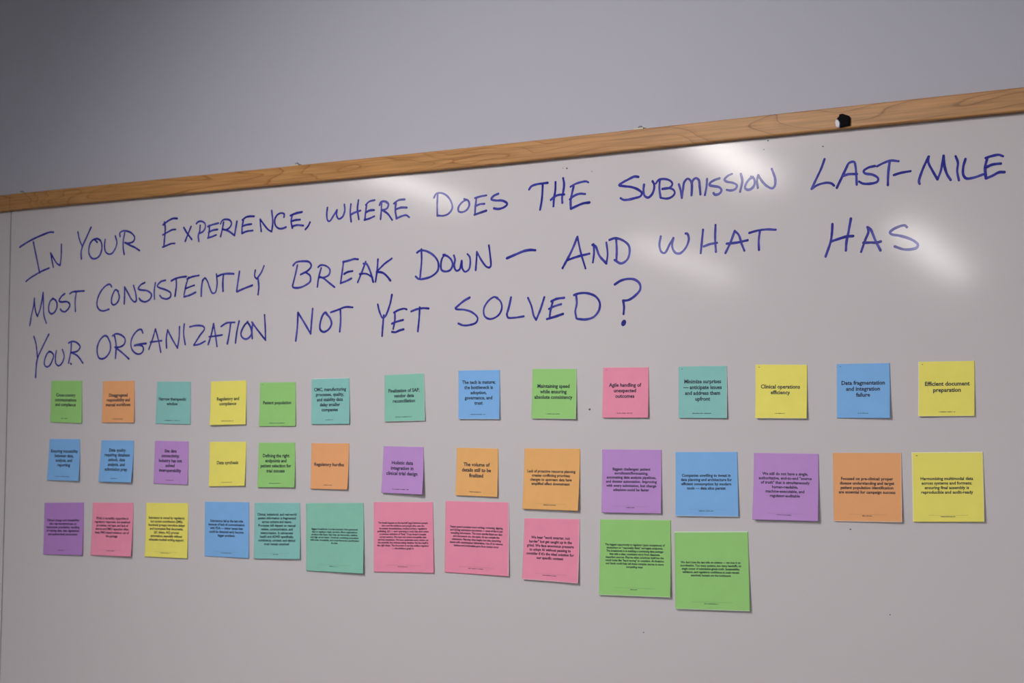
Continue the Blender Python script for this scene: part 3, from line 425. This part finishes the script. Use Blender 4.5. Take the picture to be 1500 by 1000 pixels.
NOTES = [
('green', [[-2312.2, 1651.0], [-2232.8, 1650.2], [-2228.4, 1572.7], [-2311.8, 1574.4]], [1.4, 2.7], 'Cross-country\ncommunications\nand compliance', [0.1352, 0.8265, 0.6459, 0.4195], [0.352, 0.558, 0.1], '', 'green note Cross-country communications and compliance, far left of the top row'),
('orange', [[-2179.1, 1648.8], [-2101.2, 1648.8], [-2097.1, 1574.1], [-2177.7, 1573.9]], [1.4, 2.7], 'Disaggregated\nresponsibility and\nmanual workflows', [0.1107, 0.8781, 0.6488, 0.4207], [0.322, 0.652, 0.089], '', 'orange note Disaggregated responsibility and manual workflows, second in the top row'),
('teal', [[-2046.0, 1646.6], [-1966.7, 1645.8], [-1964.8, 1571.5], [-2047.2, 1572.5]], [0.7, 1.4], 'Narrow therapeutic\nwindow', [0.0701, 0.875, 0.5782, 0.4662], [0.272, 0.71, 0.083], '', 'teal note Narrow therapeutic window, third from left in the top row'),
('yellow', [[-1920.4, 1645.3], [-1840.5, 1646.4], [-1837.5, 1571.9], [-1916.9, 1570.3]], [4.8, 3.4], 'Regulatory and\ncompliance', [0.1818, 0.8055, 0.5842, 0.4734], [0.33, 0.667, 0.088], '', 'yellow note Regulatory and compliance in the top row, lower edge lifting'),
('green', [[-1810.0, 1642.6], [-1732.8, 1642.3], [-1730.0, 1569.5], [-1808.9, 1568.8]], [2.0, 2.0], 'Patient population', [0.0985, 0.8766, 0.5257, 0.5257], [0.277, 0.703, 0.072], '', 'green note Patient population in the top row between yellow and teal notes'),
('teal', [[-1699.2, 1647.7], [-1621.2, 1648.5], [-1617.6, 1573.5], [-1696.8, 1572.4]], [2.0, 2.7], 'CMC, manufacturing\nprocesses, quality,\nand stability data\ndelay smaller\ncompanies', [0.0646, 0.9133, 0.7479, 0.3052], [0.373, 0.578, 0.093], 't', 'teal note with five lines beginning CMC, manufacturing, in the top row'),
('seafoam', [[-1550.5, 1651.8], [-1473.4, 1653.6], [-1469.1, 1578.9], [-1547.5, 1577.1]], [2.7, 2.0], 'Finalization of SAP,\nvendor data\nreconciliation', [0.0993, 0.8816, 0.6455, 0.4249], [0.271, 0.677, 0.094], 'br', 'pale teal note Finalization of SAP in the top row with white lower edge'),
('blue', [[-1408.2, 1657.1], [-1332.3, 1657.1], [-1330.3, 1581.6], [-1405.8, 1581.5]], [2.7, 2.7], 'The tech is mature;\nthe bottleneck is\nadoption,\ngovernance, and\ntrust', [0.0869, 0.8948, 0.7457, 0.3216], [0.283, 0.667, 0.097], 'b', 'blue note The tech is mature, the left blue one of the top row'),
('green', [[-1273.5, 1657.7], [-1197.1, 1656.6], [-1195.3, 1582.0], [-1273.4, 1582.5]], [2.7, 4.1], 'Maintaining speed\nwhile ensuring\nabsolute consistency', [0.0567, 0.9134, 0.645, 0.425], [0.318, 0.643, 0.099], 'br', 'green note Maintaining speed while ensuring absolute consistency, in the top row'),
('pink', [[-1151.9, 1657.9], [-1077.1, 1657.1], [-1075.9, 1584.1], [-1151.6, 1584.0]], [2.7, 3.4], 'Agile handling of\nunexpected\noutcomes', [0.1339, 0.845, 0.6415, 0.4213], [0.3, 0.668, 0.091], '', 'pink note Agile handling of unexpected outcomes, only pink one in the top row'),
('teal', [[-1029.0, 1657.6], [-953.7, 1657.5], [-952.0, 1583.5], [-1027.7, 1583.8]], [2.0, 2.7], 'Minimize surprises\n— anticipate issues\nand address them\nupfront', [0.0988, 0.8934, 0.6952, 0.3609], [0.286, 0.677, 0.093], 'r', 'teal note Minimize surprises in the top row, right of the pink one'),
('yellow', [[-910.1, 1658.5], [-833.9, 1657.0], [-833.3, 1583.2], [-908.9, 1583.5]], [3.4, 3.4], 'Clinical operations\nefficiency', [0.1039, 0.8651, 0.5804, 0.4737], [0.385, 0.577, 0.095], 'b', 'yellow note Clinical operations efficiency in the top row between teal and blue'),
('blue', [[-791.5, 1657.4], [-717.4, 1657.5], [-716.0, 1584.1], [-791.0, 1584.1]], [0.7, 4.1], 'Data fragmentation\nand integration\nfailure', [0.0912, 0.9081, 0.6357, 0.4168], [0.396, 0.6, 0.089], '', 'blue note Data fragmentation and integration failure, right blue one of the top row'),
('yellow', [[-678.4, 1658.4], [-604.2, 1658.4], [-604.1, 1586.8], [-678.2, 1586.2]], [2.7, 2.0], 'Efficient document\npreparation', [0.1206, 0.9142, 0.5824, 0.4694], [0.376, 0.661, 0.082], 'lb', 'yellow note Efficient document preparation at the right end of the top row'),
('blue', [[-2312.6, 1543.7], [-2234.0, 1544.0], [-2229.5, 1468.1], [-2314.0, 1467.9]], [2.7, 5.4], 'Ensuring traceability\nbetween data,\nanalysis, and\nreporting', [0.0707, 0.9393, 0.6964, 0.3641], [0.24, 0.719, 0.097], '', 'blue note about ensuring traceability, far left of the middle row, corner curling'),
('blue', [[-2179.5, 1542.4], [-2099.2, 1542.6], [-2097.4, 1468.3], [-2180.5, 1467.9]], [4.1, 6.8], 'Data quality\nrequiring database\nunlock, data\nanalysis, and\nsubmission prep', [0.1259, 0.8946, 0.7548, 0.2963], [0.378, 0.577, 0.086], '', 'blue note Data quality requiring database unlock, second in the middle row, curling'),
('purple', [[-2047.9, 1542.8], [-1968.9, 1542.3], [-1967.2, 1467.3], [-2048.6, 1467.4]], [0.7, 2.0], 'Site data\nconnectivity;\nIndustry has not\nsolved\ninteroperability', [0.1374, 0.8218, 0.7572, 0.307], [0.355, 0.594, 0.092], '', 'small purple note Site data connectivity, third from left in the middle row'),
('yellow', [[-1920.0, 1541.7], [-1837.8, 1542.7], [-1836.7, 1468.5], [-1917.4, 1465.5]], [2.7, 3.4], 'Data synthesis', [0.2099, 0.8007, 0.52, 0.52], [0.355, 0.65, 0.087], '', 'small yellow note Data synthesis in the left part of the middle row'),
('green', [[-1810.1, 1541.5], [-1731.7, 1542.2], [-1728.5, 1468.3], [-1809.1, 1466.6]], [2.7, 4.1], 'Defining the right\nendpoints and\npatient selection for\ntrial success', [0.0686, 0.9001, 0.6969, 0.359], [0.318, 0.63, 0.091], '', 'green note Defining the right endpoints, only green one in the middle row'),
('orange', [[-1697.1, 1541.8], [-1619.4, 1541.9], [-1618.6, 1467.4], [-1695.8, 1466.9]], [2.7, 4.1], 'Regulatory hurdles', [0.0851, 0.8847, 0.5266, 0.5266], [0.357, 0.598, 0.09], '', 'small orange note Regulatory hurdles in the middle row'),
('purple', [[-1550.1, 1538.3], [-1472.7, 1537.7], [-1468.2, 1463.5], [-1550.9, 1464.0]], [4.1, 8.2], 'Holistic data\nintegration in\nclinical trial design', [0.0951, 0.8649, 0.6416, 0.4161], [0.269, 0.67, 0.091], '', 'purple note Holistic data integration in clinical trial design, right corner curling out'),
('orange', [[-1409.4, 1537.3], [-1333.5, 1536.9], [-1332.3, 1463.0], [-1409.3, 1463.8]], [2.7, 3.4], 'The volume of\ndetails still to be\nfinalized', [0.1377, 0.8345, 0.6447, 0.4166], [0.339, 0.618, 0.087], '', 'small orange note The volume of details still to be finalized, middle row'),
('orange', [[-1286.2, 1537.8], [-1189.8, 1538.2], [-1189.8, 1446.6], [-1287.2, 1446.5]], [3.4, 6.1], 'Lack of proactive resource planning\ncreates conflicting priorities;\nchanges to upstream data have\namplified effect downstream', [0.0636, 0.9257, 0.6209, 0.4173], [0.38, 0.602, 0.078], '', 'orange note Lack of proactive resource planning, middle row, above a pink note'),
('purple', [[-1152.8, 1537.7], [-1055.7, 1538.2], [-1054.3, 1446.9], [-1151.4, 1445.3]], [3.4, 3.4], 'Biggest challenges: patient\nenrollment/forecasting,\nautomating data analysis pipelines,\nand dossier automation. Improving\nwith every submission, but change\nadoption could be faster', [0.0697, 0.9249, 0.685, 0.359], [0.414, 0.576, 0.085], '', 'large purple note Biggest challenges, middle row, above a large green note'),
('blue', [[-1033.2, 1535.3], [-937.5, 1536.7], [-934.4, 1446.2], [-1031.6, 1444.0]], [2.7, 2.7], 'Companies unwilling to invest in\ndata planning and architecture for\nefficient consumption by modern\ntools — data silos persist', [0.0849, 0.9073, 0.6291, 0.4316], [0.377, 0.61, 0.087], 'b', 'large blue note Companies unwilling to invest, right part of the middle row'),
('purple', [[-912.3, 1535.6], [-817.7, 1535.6], [-816.4, 1444.1], [-912.5, 1443.4]], [5.4, 4.8], 'We still do not have a single,\nauthoritative, end-to-end "source\nof truth" that is simultaneously\nhuman-readable,\nmachine-executable, and\nregulator-auditable', [0.0823, 0.8979, 0.6867, 0.3596], [0.372, 0.597, 0.082], '', 'large purple note We still do not have a single source of truth, middle row'),
('orange', [[-797.2, 1537.1], [-702.0, 1538.0], [-700.2, 1446.6], [-795.6, 1444.7]], [0.7, 3.4], 'Focused on pre-clinical: proper\ndisease understanding and target\npatient population identification\nare essential for campaign success', [0.0801, 0.9069, 0.6186, 0.424], [0.411, 0.566, 0.087], 'br', 'large orange note Focused on pre-clinical, second from right in the middle row'),
('yellow', [[-688.2, 1539.2], [-594.1, 1541.0], [-591.9, 1451.1], [-686.3, 1447.8]], [2.0, 2.7], 'Harmonizing multimodal data\nacross systems and formats;\nensuring final assembly is\nreproducible and audit-ready', [0.1208, 0.8562, 0.6136, 0.4185], [0.387, 0.6, 0.075], 'ltr', 'large yellow note Harmonizing multimodal data at the right end of the middle row'),
('violet', [[-2321.7, 1426.2], [-2219.9, 1429.5], [-2217.3, 1334.8], [-2319.0, 1331.8]], [2.7, 3.4], 'Clinical change and traceability:\nsite representativeness or\ninstrument population, handling\nof missing data, data digitization\nand patient-level automation', [0.0665, 0.9063, 0.6572, 0.389], [0.362, 0.587, 0.086], '', 'dark purple note at the left end of the bottom row, dense small print'),
('pink', [[-2196.9, 1430.1], [-2096.6, 1432.5], [-2094.4, 1337.9], [-2196.6, 1336.0]], [2.7, 5.4], 'FDA2 is incredibly supportive in\nregulatory responses, but sustained\nprocesses, red tape, and lack of\nend-to-end PMO capacities often\nkeep PMO-based solutions out of\nthe package', [0.064, 0.9332, 0.6987, 0.3646], [0.386, 0.594, 0.093], '', 'rose pink note second from left in the bottom row, between purple and yellow'),
('yellow', [[-2065.7, 1433.4], [-1966.7, 1435.5], [-1963.8, 1340.8], [-2064.3, 1339.4]], [2.0, 2.7], 'Submission is owned by regulatory,\nbut myriad contributors (SMEs,\nfunctional groups) introduce delays\nand incomplete final documents.\nQC delays, AIQ process\nautomation, especially without\nadequate medical writing support', [0.0684, 0.9295, 0.72, 0.3189], [0.375, 0.61, 0.081], '', 'yellow note with dense print, only yellow one in the bottom row'),
('blue', [[-1927.6, 1439.2], [-1828.9, 1441.1], [-1825.9, 1347.3], [-1926.0, 1346.3]], [0.7, 1.4], 'Submissions fail at the last mile\nbecause of lack of communication\nwith FDA — minor issues that\ncould be detected early become\nbigger problems', [0.0856, 0.9009, 0.6489, 0.3856], [0.379, 0.617, 0.076], '', 'blue note Submissions fail at the last mile, only blue one in the bottom row'),
('teal', [[-1816.7, 1440.7], [-1719.3, 1443.3], [-1714.5, 1351.2], [-1814.6, 1347.4]], [2.7, 3.4], 'Clinical, behavioral, and real-world\npatient information is fragmented\nacross systems and teams.\nProcesses still depend on manual\nreview, communication, and\ninterpretation. In adolescent\nhealth and ADHD specifically,\nconsistency, context, and clinical\ntrust remain unsolved', [0.0662, 0.9238, 0.7849, 0.2578], [0.427, 0.537, 0.079], '', 'teal note with nine lines of dense print in the bottom row beside the blue'),
('seafoam', [[-1706.4, 1443.3], [-1588.4, 1447.0], [-1583.2, 1334.4], [-1702.4, 1333.0]], [1.4, 5.4], 'Biggest breakdown is at the transition from generated\ndata to regulator-ready narrative. Most organizations\nproduce data faster than they can harmonize, validate,\nand align across teams. Unsolved: combining automation\nwith trust, traceability, and cross-functional coordination\nat scale', [0.0735, 0.9171, 0.6151, 0.4151], [0.417, 0.559, 0.081], '', 'larger sea green note in the bottom row, its lower right corner curling'),
('pink', [[-1567.9, 1448.8], [-1453.4, 1452.1], [-1448.5, 1342.1], [-1564.8, 1338.0]], [1.4, 2.0], 'The break happens at the handoff (ego) between people\nwho own the evidence and people who own the\ndocument: biostatisticians, medical writers, regulatory\npublishing, QC — each operating in tools that don\'t share\na common definition of "final." Trust doesn\'t transfer\nacross vendors. We have not solved traceability that\nsurvives translation. We have optimized every station on\nthe assembly line without asking whether the line itself is\nthe right shape. The document is not the artifact regulator\n— the evidence graph is', [0.0563, 0.928, 0.7001, 0.3378], [0.41, 0.567, 0.08], '', 'pink note with ten lines of tiny print, right of the sea green note'),
('pink', [[-1429.3, 1454.6], [-1313.1, 1455.5], [-1310.5, 1344.1], [-1429.1, 1344.3]], [0.7, 2.7], 'Teams spend countless hours writing, reviewing, aligning,\nand QCing submission documents — most of this is just\ncompiling information. The more standardized our data\nand documents are, the easier AI can compile the\nsubmission. Planning often begins too late, surprising\nteams with unanticipated deliverables. Use AI to remove\ntedious and predictable parts from human error', [0.0754, 0.9073, 0.6411, 0.3823], [0.374, 0.605, 0.076], 'r', 'pink note beginning Teams spend countless hours, middle one of three large pink notes'),
('pink', [[-1285.3, 1432.6], [-1189.6, 1434.3], [-1189.4, 1340.1], [-1286.6, 1341.2]], [3.4, 4.1], 'We hear "work smarter, not\nharder" but get caught up in the\ngrind. We face enormous pressure\nto adopt AI without pausing to\nconsider if it\'s the ideal solution for\nour specific context', [0.0582, 0.9114, 0.688, 0.3611], [0.366, 0.612, 0.093], 'br', 'pink note We hear work smarter, not harder, below an orange note'),
('green', [[-1155.3, 1435.3], [-1040.5, 1437.9], [-1038.5, 1328.3], [-1154.9, 1325.2]], [2.7, 4.1], 'The biggest opportunity is regulator (upon acceptance) of\nbiomarkers or "reasonably likely" surrogate endpoints.\nThe breakdown is in building a convincing data package\nthat tells a clear, consistent story from disparate,\nimperfect sources. Pharma often convinces itself but the\nresult looks like "hand waving" to outsiders. AI Analytics\nand Sands could help tell these complex stories in more\ncompelling ways', [0.0752, 0.9188, 0.6676, 0.3783], [0.442, 0.541, 0.086], 'b', 'large green note The biggest opportunity in the bottom row, below a purple note'),
('green', [[-1035.0, 1422.0], [-921.4, 1426.6], [-916.5, 1316.5], [-1030.9, 1312.6]], [2.7, 3.4], "We don't lose the last mile on science — we lose it on\ncoordination. Too many systems, too many handoffs, no\nsingle owner of submission-grade truth. Sustainability,\nvalidation, and regulatory confidence at scale remain\nunsolved; humans are the bottleneck", [0.0748, 0.9001, 0.6019, 0.436], [0.392, 0.583, 0.081], 'bt', "large green note We don't lose the last mile on science, lowest on the board")]
UG = [0, .012, .14, .28, .42, .56, .70, .85, .988, 1]
VG = [0, .012, .08, .16, .26, .38, .52, .68, .84, .988, 1]
for k, (col, c, lift, txt, tb, ft, rim, label) in enumerate(NOTES):
    if k in (1, 19, 26): col = 'apricot'
    m1, m2 = paper(col)
    rnd = random.Random(k)
    TL, TR, BR, BL = [Vector((x/1000, z/1000)) for x, z in c]
    cen = (TL+TR+BR+BL)/4
    wav, ph = rnd.uniform(-.0004, .0004), rnd.uniform(0, 6)
    side = rnd.uniform(0, .0006)
    def P(u, v, e=0.0):
        p = TL*(1-u)*v+TR*u*v+BR*u*(1-v)+BL*(1-u)*(1-v)-cen
        lf = (lift[0]*(1-u)+lift[1]*u)/1000*(1-v)**1.7
        y = -.0006-lf-wav*math.sin(u*5+ph)*(1-v)-side*(2*u-1)**2*(1-v)*.5-e
        return (p.x, min(y, -.0004-e), p.y)
    vs, fs, mi = [], [], []
    nu, nv = len(UG), len(VG)
    for e in (0.0, -.0002):
        for v_ in VG:
            for u_ in UG: vs.append(P(u_, v_, e))
    for jj in range(nv-1):
        for ii in range(nu-1):
            a = jj*nu+ii; fs.append((a, a+1, a+nu+1, a+nu))
            r = (jj == 0 and 'b' in rim) or (jj == nv-2 and 't' in rim) or (ii == 0 and 'l' in rim) or (ii == nu-2 and 'r' in rim)
            mi.append(1 if r else 0)
            b = a+nu*nv; fs.append((b, b+nu, b+nu+1, b+1)); mi.append(1)
    ring = list(range(nu))+[jj*nu+nu-1 for jj in range(1, nv)]+[(nv-1)*nu+ii for ii in range(nu-2, -1, -1)]+[jj*nu for jj in range(nv-2, 0, -1)]
    for a, b in zip(ring, ring[1:]+ring[:1]): fs.append((a, a+nu*nv, b+nu*nv, b)); mi.append(0)
    note = mesh('sticky_note', vs, fs, [m1, m2], midx=mi, smooth=True, loc=(cen.x, 0, cen.y))
    tag(note, label, 'note', 'printed sticky notes on the whiteboard')
    # main lettering, fitted between the measured edges of its widest line
    u0, u1, v0, v1 = tb
    n = txt.count('\n')
    pitch = (v0-v1)/n if n else .108
    tv, tf = lettering(txt)
    xs = [p[0] for p in tv]; wx = max(xs)-min(xs); mid = (max(xs)+min(xs))/2
    E = .00022
    pv = [P((u0+u1)/2+(x-mid)/wx*(u1-u0), v0+y/PITCH*pitch, E) for x, y in tv]
    tag(mesh('printed_lettering', pv, tf, PRINT, note), kind='stuff')
    # signature line at the foot: too small to read in the photograph, kept as minute uneven strokes, with a hairline over it
    f0, f1, fv = ft
    sv, sf = [], []
    def quad(ua, ub, va, vb):
        b0 = len(sv); sv.extend([P(ua, va, E), P(ub, va, E), P(ub, vb, E), P(ua, vb, E)]); sf.append((b0, b0+1, b0+2, b0+3))
    hgt = .0008/(TL.y-BL.y)*.5
    x = f0
    while x < f1:
        d = rnd.uniform(.006, .012)
        if rnd.random() > .13: quad(x, min(f1, x+d*.85), fv-hgt*rnd.uniform(.8, 1.3), fv+hgt*rnd.uniform(.5, 1.5))
        x += d
    mesh('printed_footer', sv, sf, PRINT, note)['kind'] = 'stuff'
    if k >= 22:
        sv, sf = [], []
        for ii in range(12): quad(.22+.56*ii/12, .22+.56*(ii+1)/12, fv+.020, fv+.0215)
        mesh('printed_hairline', sv, sf, HAIR, note)
    if k in (4, 9, 10, 11, 12, 13, 27):
        sv, sf = [], []
        quad(.06, .085, .945, .955); mesh('corner_mark', sv, sf, FAINT, note)
bpy.data.objects.remove(fo)
